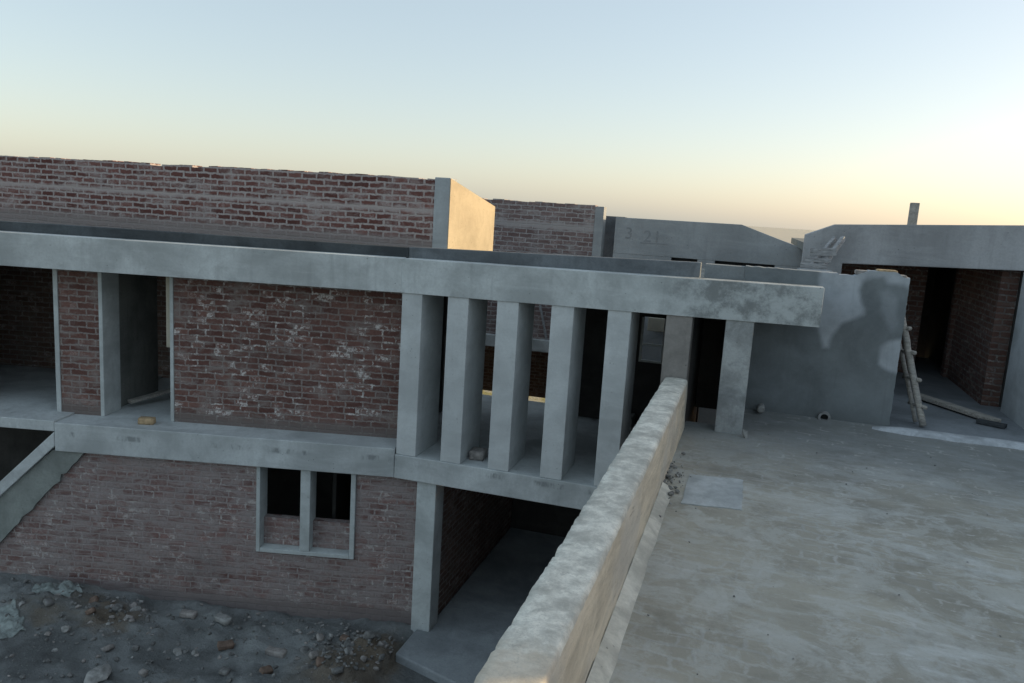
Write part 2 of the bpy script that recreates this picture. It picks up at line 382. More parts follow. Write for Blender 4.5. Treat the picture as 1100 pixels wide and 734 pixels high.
# upstand behind the beam edge
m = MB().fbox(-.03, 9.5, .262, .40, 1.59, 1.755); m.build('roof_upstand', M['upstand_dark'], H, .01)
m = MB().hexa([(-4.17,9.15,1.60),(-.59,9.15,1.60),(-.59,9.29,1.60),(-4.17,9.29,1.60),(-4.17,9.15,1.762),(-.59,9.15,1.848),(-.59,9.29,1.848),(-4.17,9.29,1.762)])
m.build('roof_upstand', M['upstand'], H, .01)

# upper brick parapet with plastered end pier and sunlit return
top = ragged(-14, -4.215, 2.655)
poly = [(-4.215, 1.6), (-14, 1.6)] + top
m = MB().prism([(x,10.0,z) for x,z in poly], [(x,10.23,z) for x,z in poly]); m.build('upper_wall', M['brick_up'], H)
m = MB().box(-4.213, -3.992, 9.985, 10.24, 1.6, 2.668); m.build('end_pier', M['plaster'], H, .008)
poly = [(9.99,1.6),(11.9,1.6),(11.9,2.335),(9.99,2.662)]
m = MB().prism([(-3.984,y,z) for y,z in poly], [(-3.991,y,z) for y,z in poly]); o = m.build('return_render', M['plaster_sun'], H); o['label'] = 'sunlit plaster with warm sun in its colour on the end of the upper wall'
poly = [(10.243,1.6),(11.89,1.6),(11.89,2.33),(10.243,2.62)]
m = MB().prism([(-3.9925,y,z) for y,z in poly], [(-4.2,y,z) for y,z in poly]); m.build('return_wall', M['brick_up'], H)

# floor slabs
m = MB().fbox(.0, 4.47, 0, 3.0, -1.17, -.785); m.build('floor_slab', M['slab'], H, .012)
m = MB().fbox(4.472, 9.5, .0, 3.0, -.905, -.765); m.build('floor_slab', M['slab'], H, .01)
plan = [(-4.128,8.882),(-.865,8.882),(-.865,12.6),(-5.0,12.6),F(.0,2.0,0)[:2]]
m = MB().prism([(x,y,-1.172) for x,y in plan], [(x,y,-.856) for x,y in plan]); m.build('floor_slab', M['slab'], H, .012)

# first floor brickwork
m = MB().fbox(.02, 3.085, .45, .68, -.785, 1.30); m.build('brick_wall', M['brick_mid'], H)
m = MB().fbox(4.10, 4.645, .45, .66, -.785, 1.30); m.build('brick_pier', brickwork('pier_brickwork', (.125, .062, .053), (.22, .12, .10), (.285, .245, .23), .42, .2, .3, None, -.74, 7.0, .013), H)
m = MB().fbox(4.648, 4.71, .435, .66, -.785, 1.30); m.build('door_frame', M['frame'], H, .006)
m = MB().fbox(4.045, 4.098, .435, .85, -.785, 1.30); m.build('door_frame', M['frame'], H, .006)
m = MB().fbox(3.088, 3.135, .435, .68, -.785, 1.30); m.build('door_frame', M['frame'], H, .006)
m = MB().fbox(3.137, 3.20, .47, .66, .22, 1.30); o = m.build('door_frame', M['cream'], H, .004); o['label'] = 'cream upper part of the door jamb'
m = MB().fbox(4.10, 4.20, .70, 2.0, -.785, 1.30); m.build('partition', M['interior'], H)
m = MB().fbox(.0, 9.5, 2.85, 3.0, -1.0, 1.30); m.build('back_wall', M['brick_dark'], H)
m = MB().fbox(2.2, 2.3, .70, 2.85, -.785, 1.30); m.build('partition', M['dark_room'], H)

MB().fbox(9.35, 9.5, .27, 3.0, -3.7, 1.30).build('end_wall', M['brick_dark'], H)
MB().fbox(-.3, .05, 2.0, 3.0, -.8, 1.30).build('partition', M['dark_room'], H)
m = MB().fbox(6.0, 9.35, .45, .66, -.765, 1.30); m.build('brick_wall', M['brick_mid'], H)
# ground floor wall with window opening
poly = [(1.815,-3.7),(7.3,-3.7),(4.42,-1.172),(1.815,-1.172)]
m = MB().prism([F(s,.10,z) for s,z in poly], [F(s,.33,z) for s,z in poly])
m.fbox(-.335, .50, .10, .33, -3.7, -1.172)
m.fbox(.50, 1.815, .10, .33, -3.7, -2.36)
m.build('ground_wall', M['brick_low'], H)
w = MB().fbox(1.762, 1.812, .06, .34, -2.358, -1.174); win = w.build('window_frame', M['frame'], H, .006)
MB().fbox(.502, .565, .06, .34, -2.358, -1.174).build('jamb', M['frame'], win, .006)
MB().fbox(1.098, 1.228, .062, .34, -2.30, -1.174).build('mullion', M['frame'], win, .006)
MB().fbox(.567, 1.760, .06, .34, -2.358, -2.302).build('sill', M['frame'], win, .006)
m = MB().fbox(.567, 1.097, .215, .33, -2.30, -1.93); m.fbox(1.229, 1.760, .215, .33, -2.30, -1.93); m.build('window_infill', M['brick_low'], H)
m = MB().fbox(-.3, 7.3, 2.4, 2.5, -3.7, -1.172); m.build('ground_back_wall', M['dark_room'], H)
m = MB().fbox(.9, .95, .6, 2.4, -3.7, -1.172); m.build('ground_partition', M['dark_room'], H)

# stair flight descending to the left in front of the dark stairwell
poly = [(4.475,-.91),(7.4,-3.75),(7.2,-3.75),(4.475,-1.105)]
m = MB().prism([F(s,.0,z) for s,z in poly], [F(s,.30,z) for s,z in poly]); m.build('stair_slab', M['slab'], H, .01)
M['stair_plaster'] = concrete('green_grey_plaster', (.27, .295, .28), .72, 1.15, 1.6, .3, 22, .4, .05)
edge = [(4.10+.0625*i*1.0, -1.173-(.0625*i)*1.12) for i in range(0, 35)]
edge = [(a_+.045*mnoise.noise(Vector((i*.9, 3, 0))), b_+.045*mnoise.noise(Vector((i*.9, 8, 0)))) if 0 < i else (a_, b_) for i, (a_, b_) in enumerate(edge)]
poly = [(4.53,-1.173)] + edge + [(7.25,-3.75)]
m = MB().prism([F(s,.05,z) for s,z in poly], [F(s,.098,z) for s,z in poly]); m.build('stair_wall', M['stair_plaster'], H)

# fins and posts
for xa in (-4.12, -3.514, -2.884, -2.217, -1.553):
    MB().box(xa, xa+.268, 8.90, 9.62, -.854, 1.30).build('fin', M['fin'], H, .006)
MB().box(-.893, -.606, 8.90, 9.22, -1.3, 1.32).build('post', concrete('brownish_concrete', (.25,.235,.22), .75, 1.15, 1.6, .4, 21, .3), H, .008)
MB().box(-.247, .05, 8.90, 9.18, -.1, 1.34).build('post', M['fascia_dirty'], H, .008)
# room behind the fins
m = MB().box(-2.6, -1.56, 12.0, 12.2, -.855, 1.30); m.box(-1.56, -1.19, 12.0, 12.2, -.855, .135); m.box(-1.56, -1.19, 12.0, 12.2, .83, 1.30); m.box(-1.19, -.6, 12.0, 12.2, -.855, 1.30)
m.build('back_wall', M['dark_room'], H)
wf = MB(); X0, X1, A, B = -1.558, -1.192, .137, .828
wf.box(X0, X0+.03, 11.97, 12.05, A, B); wf.box(X1-.03, X1, 11.97, 12.05, A, B); wf.box(X0+.03, X1-.03, 11.97, 12.05, A, A+.03)
win2 = wf.build('window_frame', M['white_paint'], H)
MB().box(X0+.031, X1-.031, 11.975, 12.045, .40, .425).build('transom', M['white_paint'], win2)
MB().box(-.80, -.62, 9.23, 12.0, -.855, 1.30).build('partition', M['dark_room'], H)
MB().box(-.6, 1.68, 10.34, 11.5, 1.302, 1.6).build('passage_roof', M['interior'], H)
MB().box(-.61, 1.68, 11.3, 11.5, -.3, 1.30).build('back_wall', M['dark_room'], H)
MB().box(.8, 1.0, 10.34, 11.3, -.3, 1.30).build('partition', M['dark_room'], H)
MB().fbox(.0, .1, .70, 2.0, -.785, 1.30).build('partition', M['dark_room'], H)
# carport under the fins
MB().box(-3.826, -3.562, 8.93, 9.22, -3.6, -1.175).build('pillar', M['frame'], H, .01)
MB().box(-3.85, -3.63, 9.222, 12.9, -3.6, -1.175).build('side_wall', M['brick_dark'], H)
MB().box(-3.62, -.87, 12.7, 12.9, -3.6, -1.175).build('back_wall', M['dark_room'], H)
m = MB(); pl = [(-3.74,8.29),(-2.3,7.83),(-.87,7.5),(-.87,12.69),(-3.62,12.69),(-3.62,9.23),(-3.56,9.23),(-3.56,8.92),(-3.74,8.92)]
m.prism([(x,y,-3.6) for x,y in pl], [(x,y,-3.19) for x,y in pl]); m.build('carport_floor', M['apron'], H, .02)

# ================================================================== NEAR HOUSE (the roof the photograph was taken from)
N = thing('near_house', 'house whose flat roof fills the right foreground, edged by a rough tan and grey parapet', 'house', (2, 4, ZG))
MB().box(-.83, 9, -6, 8.86, -3.7, -.05).build('outer_wall', M['brick_low'], N)
MB().box(-.85, 9, 8.87, 16, -3.7, -1.2).build('rear_wall', M['brick_dark'], N)
# parapet swept along y with crumbling edges
prof = [(-.848,-.05,1),(-.848,.25,1),(-.848,.46,1),(-.846,.53,1),(-.838,.556,0),(-.80,.563,0),(-.76,.566,0),(-.72,.566,0),(-.68,.566,0),(-.64,.565,0),(-.606,.562,0),(-.592,.556,0),(-.585,.53,1),(-.582,.46,1),(-.58,.36,1),(-.578,.26,1),(-.577,.16,1),(-.575,.05,1),(-.575,-.05,1)]
m = MB(); ys = []; y = -1.2
while y < 8.86: ys.append(y); y += .022 if y > 1.8 else .15
vs = []; n = len(prof)
for y in ys:
    for i, (x, z, k) in enumerate(prof):
        a = mnoise.fractal(Vector((x*6, y*6, z*6)), .8, 2.0, 4); b = mnoise.noise(Vector((y*2.3, i*.13, 3.1))); c = mnoise.fractal(Vector((y*11, x*3, 9.)), .9, 2.0, 3)
        dx = dz = 0
        ch = max(0, mnoise.noise(Vector((y*5.1, 2.2, z*4))) - .25) + .6*max(0, mnoise.noise(Vector((y*14, 7.7, z*9))) - .2)
        if 3 <= i <= 5: dx = .006*b + .055*ch + .006*c; dz = -.035*ch + .003*a
        elif 10 <= i <= 12: dx = -.008*abs(c) ; dz = -.008*abs(c) + .003*a
        elif 5 < i < 10: dz = .004*a + .003*b
        else: dx = .006*a
        vs.append((x+dx, y, z+dz))
fs = []; mi = []
m.v = vs
for j in range(len(ys)-1):
    for i in range(n-1):
        fs.append([j*n+i, j*n+i+1, (j+1)*n+i+1, (j+1)*n+i]); mi.append(0 if 3 <= i <= 11 else 1)
fs.append(list(range(n-1,-1,-1))); mi.append(0); k = (len(ys)-1)*n; fs.append([k+i for i in range(n)]); mi.append(0)
m.f = fs; m.mi = mi
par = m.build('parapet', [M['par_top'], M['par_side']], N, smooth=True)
m = MB(); vs = []
ys2 = [ -1.2 + i*.06 for i in range(int(9.9/.06)) if -1.2 + i*.06 < 6.75]
for y in ys2:
    a = mnoise.noise(Vector((y*3, 0, 0)))*.012; b = mnoise.noise(Vector((y*7, 5, 0)))*.008
    vs += [(-.572, y, .055+b), (-.53, y, .035+b*.6), (-.478+a, y, .003), (-.478+a, y, -.03)]
m.v = vs; m.f = [[j*4+i, j*4+i+1, j*4+i+5, j*4+i+4] for j in range(len(ys2)-1) for i in range(3)]; m.mi = [0]*len(m.f)
m.build('fillet', M['fillet'], N, smooth=True)

# roof floor
m = MB(); nx, ny = 60, 90
for j in range(ny+1):
    for i in range(nx+1):
        x = -.575 + i*(9.6/nx); y = -6 + j*(16.1/ny)
        if y > 8.86 and x < -.5: x = -.6 + (x+.6)*.5
        m.v.append((x, y, .006*mnoise.noise(Vector((x*.8, y*.8, 0))) + (0.035*max(0, (y-9.5)/.6)**2 if y > 9.5 else 0)))
for j in range(ny):
    for i in range(nx):
        if -6 + (j+1)*(16.1/ny) > 9.3 and m.v[j*(nx+1)+i+1][0] < -.05: continue          # open stairwell between the posts
        m.f.append([j*(nx+1)+i, j*(nx+1)+i+1, (j+1)*(nx+1)+i+1, (j+1)*(nx+1)+i]); m.mi.append(0)
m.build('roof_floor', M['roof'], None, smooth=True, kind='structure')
# pale screed patch
m = MB(); pts = []
for i in range(40):
    a = i/40*2*math.pi; ca, sa = math.cos(a), math.sin(a)
    r = 1/max(abs(ca), abs(sa))
    pts.append((-.14 + .24*ca*r*(1+.06*mnoise.noise(Vector((ca*3, sa*3, 0)))) , 6.83 + .40*sa*r*(1+.05*mnoise.noise(Vector((ca*3, sa*3, 7)))) + .05*ca))
m.prism([(x,y,.0) for x,y in pts], [(x,y,.008) for x,y in pts]); m.build('screed_patch', M['patch'], None, kind='structure')
# kerb and the paved floor beyond it
m = MB(); vs = []; xs_ = [1.35 + i*.07 for i in range(60)]
for x in xs_:
    a = .02*mnoise.noise(Vector((x*4, 0, 2))); t = min(1, (x-1.35)/.5)
    vs += [(x, 9.86+a+.1*(1-t), .0), (x, 9.875+a+.1*(1-t), .035*t+.008), (x, 10.03, .05*t+.01), (x, 10.09+a*.6, .05*t+.005), (x, 10.11+a*.6, 0)]
m.v = vs; m.f = [[j*5+i, j*5+i+1, j*5+i+6, j*5+i+5] for j in range(len(xs_)-1) for i in range(4)]; m.mi = [0]*len(m.f)
m.build('kerb', M['kerb'], None, smooth=True, kind='structure')
MB().box(.9, 5.6, 10.105, 16.5, -.2, .022).build('paved_floor', M['inner_floor'], None, kind='structure')

# ================================================================== STAINED WALL between the roofs
SW = thing('plastered_wall', 'grey plastered wall with a dark damp stain shaped like head and shoulders, broken top corner', 'wall', (.6, 10.2, 0))
light = [
 [(0.74,1.83),(0.74,1.50),(0.79,1.17),(0.87,0.90),(0.93,0.91),(0.97,1.08),(1.06,1.22),(1.19,1.29),(1.27,1.33),(1.27,1.41),(1.22,1.52),(1.19,1.62),(1.21,1.72),(1.30,1.78),(1.42,1.79),(1.48,1.72),(1.60,1.72),(1.72,1.70),(1.80,1.9),(0.7,1.95)],
 [(1.50,0.98),(1.57,1.05),(1.75,1.10),(1.75,0.68),(1.60,0.71),(1.51,0.78)],
 [(1.42,1.62),(1.50,1.66),(1.60,1.55),(1.66,1.25),(1.60,1.15),(1.50,1.30)]]
wts = [1., 1., .35]
def inside(p, poly):
    c = False; n = len(poly)
    for i in range(n):
        x1, y1 = poly[i]; x2, y2 = poly[(i+1) % n]
        if (y1 > p[1]) != (y2 > p[1]) and p[0] < (x2-x1)*(p[1]-y1)/(y2-y1)+x1: c = not c
    return c
def dist(p, poly):
    d = 9
    for i in range(len(poly)):
        a = Vector(poly[i]); b = Vector(poly[(i+1) % len(poly)]); ab = b-a
        t = max(0, min(1, (Vector(p)-a).dot(ab)/ab.dot(ab))); d = min(d, (Vector(p)-a-ab*t).length)
    return d
def topz(x):
    z = 1.80
    if x > .95: z = 1.785
    if x > 1.12: z += .075*min(1, (x-1.12)/.16)
    if x > 1.58: z -= .05*min(1, (x-1.58)/.06)
    return z + .007*mnoise.noise(Vector((x*14, 0, 0)))
nx, nz = 92, 92
m = MB(); dry = []
for j in range(nz+1):
    for i in range(nx+1):
        x = -.12 + i*(1.835/nx); z = -.06 + (topz(x)+.06)*j/nz
        edge = .010*mnoise.fractal(Vector((z*9, 1, 0)), .9, 2., 3) if i == nx else 0
        m.v.append((x+edge, 10.1, z)); d = 0
        q = (x + .02*mnoise.noise(Vector((x*6, z*6, 0))), z + .02*mnoise.noise(Vector((x*6, z*6, 9))))
        for pl_, wt in zip(light, wts):
            s_ = dist(q, pl_)*(1 if inside(q, pl_) else -1); d = max(d, wt*max(0, min(1, .5 + s_/.06)))
        dry.append(d)
idx = lambda i, j: j*(nx+1)+i
for j in range(nz):
    for i in range(nx): m.f.append([idx(i,j), idx(i+1,j), idx(i+1,j+1), idx(i,j+1)]); m.mi.append(0)
k = len(m.v); ring = [idx(i,0) for i in range(nx+1)] + [idx(nx,j) for j in range(1,nz+1)] + [idx(i,nz) for i in range(nx-1,-1,-1)] + [idx(0,j) for j in range(nz-1,0,-1)]
for r in ring: m.v.append((m.v[r][0], 10.33, m.v[r][2])); dry.append(.6)
for a in range(len(ring)):
    b = (a+1) % len(ring); m.f.append([ring[a], k+a, k+b, ring[b]]); m.mi.append(0)
m.f.append([k+a for a in range(len(ring)-1, -1, -1)]); m.mi.append(0)
def stained():
    s = NT('damp_stained_plaster'); p = s.pos()
    at = s.n('ShaderNodeAttribute'); at.attribute_name = 'dry'
    wet = (.175, .195, .205); dr = (.385, .415, .445)
    a = s.noise(p, 1.4, 6, .62, .4)
    cw = s.mix(s.ramp(a, .3, .7), sc(wet, .78), sc(wet, 1.22)); cd = s.mix(s.ramp(s.noise(p, 3.1, 6, .65), .3, .7), sc(dr, .82), sc(dr, 1.1))
    f = s.math('ADD', at.outputs['Fac'], s.math('MULTIPLY', s.math('SUBTRACT', s.noise(p, 11, 6, .7), .5), .35), True)
    c = s.mix(f, cw, cd)
    st = s.noise(s.mapping(p, scale=(6, 6, .5)), 2.4, 5, .6)
    c = s.mix(s.math('MULTIPLY', s.ramp(st, .55, .8), .3), c, sc(wet, .7))
    z = s.sep(p)[2]
    c = s.mix(s.ramp(s.math('ADD', z, s.math('MULTIPLY', s.noise(p, 5, 5), .25)), .12, .42, .45, 0), c, (.11, .12, .12))
    return s.done(c, .9, s.bump(s.math('ADD', s.noise(p, 5, 6, .65), s.math('MULTIPLY', s.noise(p, 30, 5, .7), .4)), .3, .02))
o = m.build('wall', stained(), SW)
at = o.data.attributes.new('dry', 'FLOAT', 'POINT'); at.data.foreach_set('value', dry)
MB().box(-.60, -.125, 10.105, 10.33, 1.32, 1.79).build('wall_top', M['damp'], SW)
for i, (x, w_, h_) in enumerate(((1.23,.20,.03), (1.47,.22,.035), (1.635,.10,.03))):
    MB().box(x-w_/2, x+w_/2, 10.13, 10.30, topz(x)-.03, topz(x)+h_*.6).build('coping_brick', M['clay_yellow' if i == 1 else 'clay_pale'], SW, .012)
# ledge block by the beam end
MB().box(.50, .92, 10.36, 10.75, 1.3, 1.80).build('block', M['damp'], SW, .02)

# ================================================================== RIGHT HOUSE
RH = thing('right_house', 'grey plastered house on the right with a chamfered roof corner and a deep dark recess', 'house', (4, 13, 0))
poly = [(.62,1.2),(1.15,1.2),(1.15,1.848),(3.36,1.925),(13,1.95),(13,2.95),(7.0,2.95),(6.9,2.55),(3.3,2.518),(1.0,2.382),(.62,2.215)]  # out-of-view right end raised to block sun from the parapet
m = MB().prism([(x,12.0,z) for x,z in poly], [(x,12.26,z) for x,z in poly]); m.build('fascia', M['right_plaster'], RH, .01)
MB().box(.64, 1.148, 12.01, 14.4, -.2, 1.198).build('left_wall', M['right_plaster'], RH)
poly = [(.62,1.99),(13,2.1),(13,2.2),(.62,2.1)]
m = MB().prism([(x,12.262,z) for x,z in poly], [(x,17,z) for x,z in poly]); m.build('roof_slab', M['interior'], RH)
m = MB().box(1.15, 2.69, 14.4, 14.6, -.1, 1.985); m.box(3.14, 3.2, 14.4, 14.6, -.1, 1.985); m.build('recess_wall', M['brick_door'], RH)
MB().box(2.69, 3.14, 14.4, 14.6, 1.90, 1.985).build('door_lintel', M['interior'], RH)
MB().box(3.2, 3.42, 12.27, 14.6, -.1, 1.985).build('recess_side_wall', M['brick_door'], RH)
MB().box(3.372, 3.62, 10.5, 11.995, -.1, 1.915).build('jamb_wall', M['plaster'], RH, .01)
MB().box(3.63, 13, 11.8, 11.995, -.1, 1.94).build('front_wall', M['right_plaster'], RH)
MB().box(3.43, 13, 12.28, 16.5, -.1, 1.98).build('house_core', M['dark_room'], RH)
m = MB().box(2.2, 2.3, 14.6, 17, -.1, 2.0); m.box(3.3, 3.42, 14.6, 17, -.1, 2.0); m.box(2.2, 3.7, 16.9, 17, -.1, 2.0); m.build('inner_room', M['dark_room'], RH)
MB().box(7.6, 7.9, -6, 7.2, -.1, 2.40).box(7.6, 7.9, 7.2, 11.79, -.1, 3.3).build('added_shade_wall', M['right_plaster'], RH)  # unseen wall added to shade the roof, lower part lets sun reach the parapet
tag(MB().box(2.075, 2.19, 13.0, 13.11, 2.10, 2.77).build('roof_post', M['stone_pale'], None, .005), 'short grey concrete stub post standing up from the roof of the right house', 'post')

# ================================================================== REAR HOUSE
RR = thing('rear_house', 'rear house of brick and grey plaster, its roof wall sloping down at the right end', 'house', (-2, 14, ZG))
poly = [(-2.82,-.02),(-9,-.02)] + ragged(-9, -2.82, 2.475, .12, .012, .1, .03)
m = MB().prism([(x,14.0,z) for x,z in poly], [(x,14.23,z) for x,z in poly]); m.build('brick_wall', M['brick_far'], RR)
MB().box(-2.818, -2.66, 13.99, 14.24, -.02, 2.455).build('end_pier', M['far_plaster'], RR, .006)
MB().box(-9, -2.6, 13.9, 18.2, -.245, -.022).build('floor_slab', M['slab'], RR, .01)
MB().box(-2.438, -2.2, 14.245, 15.2, -.02, 2.285).build('return_wall', M['far_plaster'], RR)  # return added to keep low sun out of the narrow gap
MB().box(-2.95, -2.439, 15.0, 15.2, -.02, 2.30).build('setback_wall', M['upstand'], RR)
poly = [(-2.44,1.66),(-2.44,2.29),(-.30,2.297),(.72,1.965),(.72,1.66)]
m = MB().prism([(x,14.0,z) for x,z in poly], [(x,14.24,z) for x,z in poly]); pw = m.build('plaster_wall', M['far_plaster'], RR, .008)
m = MB().box(-2.44, .72, 14.0, 14.24, -3.6, 1.60); m.box(-2.44, -1.42, 14.0, 14.24, 1.60, 1.66); m.box(-.97, -.68, 14.0, 14.24, 1.60, 1.66); m.box(.30, .72, 14.0, 14.24, 1.60, 1.66)
m.build('lower_wall', M['far_plaster'], RR)
m = MB().box(-1.42, -.97, 14.16, 14.23, 1.60, 1.66); m.box(-.68, .30, 14.16, 14.23, 1.60, 1.66); m.build('wall_slot', M['slot'], RR)
MB().box(-9, -2.45, 18.0, 18.2, -2.1, -.25).build('rear_wall', M['brick_dark'], RR)
MB().box(-9, -8.8, 14, 18, -3.6, -.25).build('side_wall', M['brick_dark'], RR)
MB().box(-2.66, -2.445, 14.25, 18, -3.6, -.25).build('side_wall', M['dark_room'], RR)
MB().box(-1.62, -1.30, 13.2, 13.99, .45, .68).build('sunlit_wall_stand_in', M['cream'], RR, .01)  # made-up block, its tan stands in for a sunlit wall behind the window
# faded plot number daubed on the plaster
for txt, x, z, h in (('3', -2.26, 1.93, .20), ('21', -1.93, 1.90, .20)):
    cu = bpy.data.curves.new('painted_number', 'FONT'); cu.body = txt; cu.size = h/.7; cu.extrude = .0015; cu.space_character = 1.15
    t = bpy.data.objects.new('tmp', cu); COL.objects.link(t); bpy.context.view_layer.update()
    me = bpy.data.meshes.new_from_object(t); bpy.data.objects.remove(t); me.transform(Matrix.Translation((x, 13.997, z)) @ Matrix.Rotation(R(90), 4, 'X'))
    me.materials.clear(); me.materials.append(M['number'])
    o = bpy.data.objects.new('painted_number', me); COL.objects.link(o); attach(o, RR)
MB().box(-1.98, -1.50, 13.9955, 13.999, 1.868, 1.885).build('painted_line', M['number'], RR)

# ================================================================== GROUND
def fine(a, b, d): return [a + i*d for i in range(int((b-a)/d)+1)]
gx = [-4000,-1500,-600,-250,-120,-60,-35,-22,-16,-13,-12] + fine(-11.6, -.9, .055) + [0,2,5,9,15,25,50,110,250,600,1500,4000]
gy = [-4000,-1500,-600,-250,-120,-50,-20,-8,-2,1,3] + fine(4.2, 9.4, .055) + fine(9.7, 24, .6) + [28,40,70,130,250,600,1500,4000]
def gz(x, y):
    z = ZG
    if -12.2 < x < -.8 and 3 < y < 9.6:
        f = max(0, min(1, (x+12.2)/1.5))*max(0, min(1, (y-3)/1.2))
        v = Vector((x, y, 0))
        z += f*(.07*mnoise.fractal(v*1.3, .8, 2., 4) + .034*mnoise.fractal(v*5, .8, 2., 4) + .022*abs(mnoise.fractal(v*13, .8, 2., 3)))
        z += f*.26*max(0, min(1, (-x-6.0)/3.5))
        for cx, cy, r, h in ((-4.25,7.62,.42,.17),(-4.05,8.25,.35,.13),(-7.3,7.45,.5,.13),(-8.3,7.3,.6,.16),(-5.6,8.0,.6,.06),(-4.6,8.35,.3,.08)):
            d = math.hypot(x-cx, (y-cy)*1.2)/r
            z += h*math.exp(-d*d)*(1+.7*mnoise.noise(v*8))
        if x > -3.75 and y > 7.2: z = min(z, ZG-.05)
    return z
m = MB(); m.v = [(x, y, gz(x, y)) for y in gy for x in gx]; n = len(gx)
m.f = [[j*n+i, j*n+i+1, (j+1)*n+i+1, (j+1)*n+i] for j in range(len(gy)-1) for i in range(n-1)]; m.mi = [0]*len(m.f)
m.build('ground', M['soil'], None, smooth=True, kind='structure')

# ------------------------------------------------------------------ loose things
def brick_mesh(name, size, mat, chip=.012, seed=0):
    bm = bmesh.new(); bmesh.ops.create_cube(bm, size=1)
    bmesh.ops.subdivide_edges(bm, edges=bm.edges, cuts=4, use_grid_fill=True)
    for v in bm.verts:
        c = Vector((v.co.x*size[0], v.co.y*size[1], v.co.z*size[2]))
        e = sum(1 for q in v.co if abs(abs(q)-.5) < .01)
        k = mnoise.fractal(c*22 + Vector((seed*3.3, 0, 0)), .8, 2., 3)
        c -= c.normalized()*(chip*(.4+abs(k)*1.6) if e >= 2 else chip*.35*k)
        v.co = c
    me = bpy.data.meshes.new(name); bm.to_mesh(me); bm.free(); me.materials.append(mat)
    me.polygons.foreach_set('use_smooth', [True]*len(me.polygons)); return me
def stone_mesh(name, r, mat, seed):
    bm = bmesh.new(); bmesh.ops.create_icosphere(bm, subdivisions=3, radius=1)
    rr = random.Random(seed); ax = Vector((r*rr.uniform(.85,1.3), r*rr.uniform(.7,1.), r*rr.uniform(.5,.8)))
    planes = [(Vector((rr.gauss(0,1), rr.gauss(0,1), rr.gauss(0,1))).normalized(), rr.uniform(.55,.85)) for _ in range(9)]
    for v in bm.verts:
        c = v.co.copy()
        for nrm, d in planes:
            q = c.dot(nrm)
            if q > d: c -= nrm*(q-d)
        c *= 1+.10*mnoise.fractal(c*2.5 + Vector((seed, 0, 0)), .8, 2., 3)
        v.co = Vector((c.x*ax.x, c.y*ax.y, c.z*ax.z))
    me = bpy.data.meshes.new(name); bm.to_mesh(me); bm.free(); me.materials.append(mat); return me
def place(name, me, x, y, z, rot, label, cat, group=None):
    o = bpy.data.objects.new(name, me); COL.objects.link(o); o.location = (x, y, z); o.rotation_euler = rot
    return tag(o, label, cat, group)
def zg(x, y): return gz(x, y)
BR = (.225, .11, .075)
G = 'loose bricks on the yard'
for i, (x, y, rz, tilt, size, mat, label) in enumerate([
  (-6.52, 7.95, .2, .05, (.21,.11,.07), 'clay_pale', 'grey crusted brick lying beside the brick wall, left of the palest brick'),
  (-6.05, 8.03, -.15, .12, (.225,.12,.075), 'stone_pale', 'palest whole brick, lying tilted hard against the foot of the brick wall'),
  (-5.10, 7.78, .05, .04, (.26,.11,.08), 'clay_pale', 'long pale brick lying on the dirt below the ground floor window'),
  (-5.72, 7.64, .9, .2, (.19,.11,.07), 'clay', 'rust brown half buried brick between two pale ones in the yard'),
  (-4.98, 7.40, 1.2, .3, (.15,.1,.07), 'clay', 'small red brick fragment near the brown heap')]):
    place('brick', brick_mesh('brick', size, M[mat], .012, i), x, y, zg(x,y)+.035, (tilt, tilt*.6, rz), label, 'brick', G)
frag = [brick_mesh('brick', sz, M[mt], .016, 20+i) for i, (sz, mt) in enumerate([((.11,.10,.07),'clay'),((.13,.09,.06),'clay_pale'),((.09,.08,.07),'clay_pale'),((.12,.11,.06),'stone_grey')])]
for i, (x, y) in enumerate([(-4.35,7.55),(-4.55,7.75),(-4.0,7.95),(-4.3,8.15),(-4.45,8.3),(-4.75,8.22),(-3.95,8.32),(-4.1,7.5),(-7.5,7.35),(-7.05,7.5),(-7.25,7.8),(-8.0,7.2),(-7.7,7.6),(-6.9,7.0),(-6.2,6.8),(-5.4,7.2)]):
    place('brick', frag[i % 4], x, y, zg(x,y)+.02, (rng.uniform(-.5,.5), rng.uniform(-.5,.5), rng.uniform(0,6)), 'dull broken brick fragment half buried in the yard rubble', 'brick', 'half buried brick fragments')
place('brick', brick_mesh('brick', (.21,.13,.09), M['clay_yellow'], .022, 9), *F(3.37, .26, -.745), (0, .03, .35), 'yellowish broken brick on the ledge in front of the first floor doorway', 'brick')
place('brick', brick_mesh('brick', (.19,.24,.115), M['clay_pale'], .012, 10), -3.13, 9.24, -.80, (0, 0, .08), 'grey concrete brick standing on the slab between two fins', 'brick')
stones = [(-6.19,7.36,.075,'stone_pale','larger of two pale stones lying side by side in the yard'),
 (-5.98,7.40,.06,'stone_pale','smaller pale stone right beside a larger one in the yard'),
 (-4.82,7.95,.07,'stone_grey','rounded grey stone to the right of the long pale brick'),
 (-6.56,6.52,.14,'stone_pale','flat white concrete lump at the bottom edge of the yard'),
 (-4.10,8.28,.085,'stone_grey','grey rubble lump on the heap beside the carport floor'),
 (-3.95,8.40,.05,'stone_pale','tiny bright stone on the heap beside the concrete pillar'),
 (-4.20,7.95,.075,'stone_pale','pale angular stone on the slope of the brown heap'),
 (-3.83,8.10,.05,'stone_grey','small grey stone at the corner of the carport floor'),
 (-7.38,7.66,.09,'stone_grey','grey chunk on the small heap near the far left wall'),
 (-7.15,7.72,.075,'stone_pale','pale chunk on the right side of the small heap'),
 (-6.60,7.12,.06,'stone_grey','grey stone in the middle of the open yard'),
 (-7.55,7.02,.065,'stone_pale','pale stone in the left part of the yard, in front of the small heap'),
 (-4.50,7.52,.06,'stone_grey','dark grey stone at the left foot of the brown heap')]
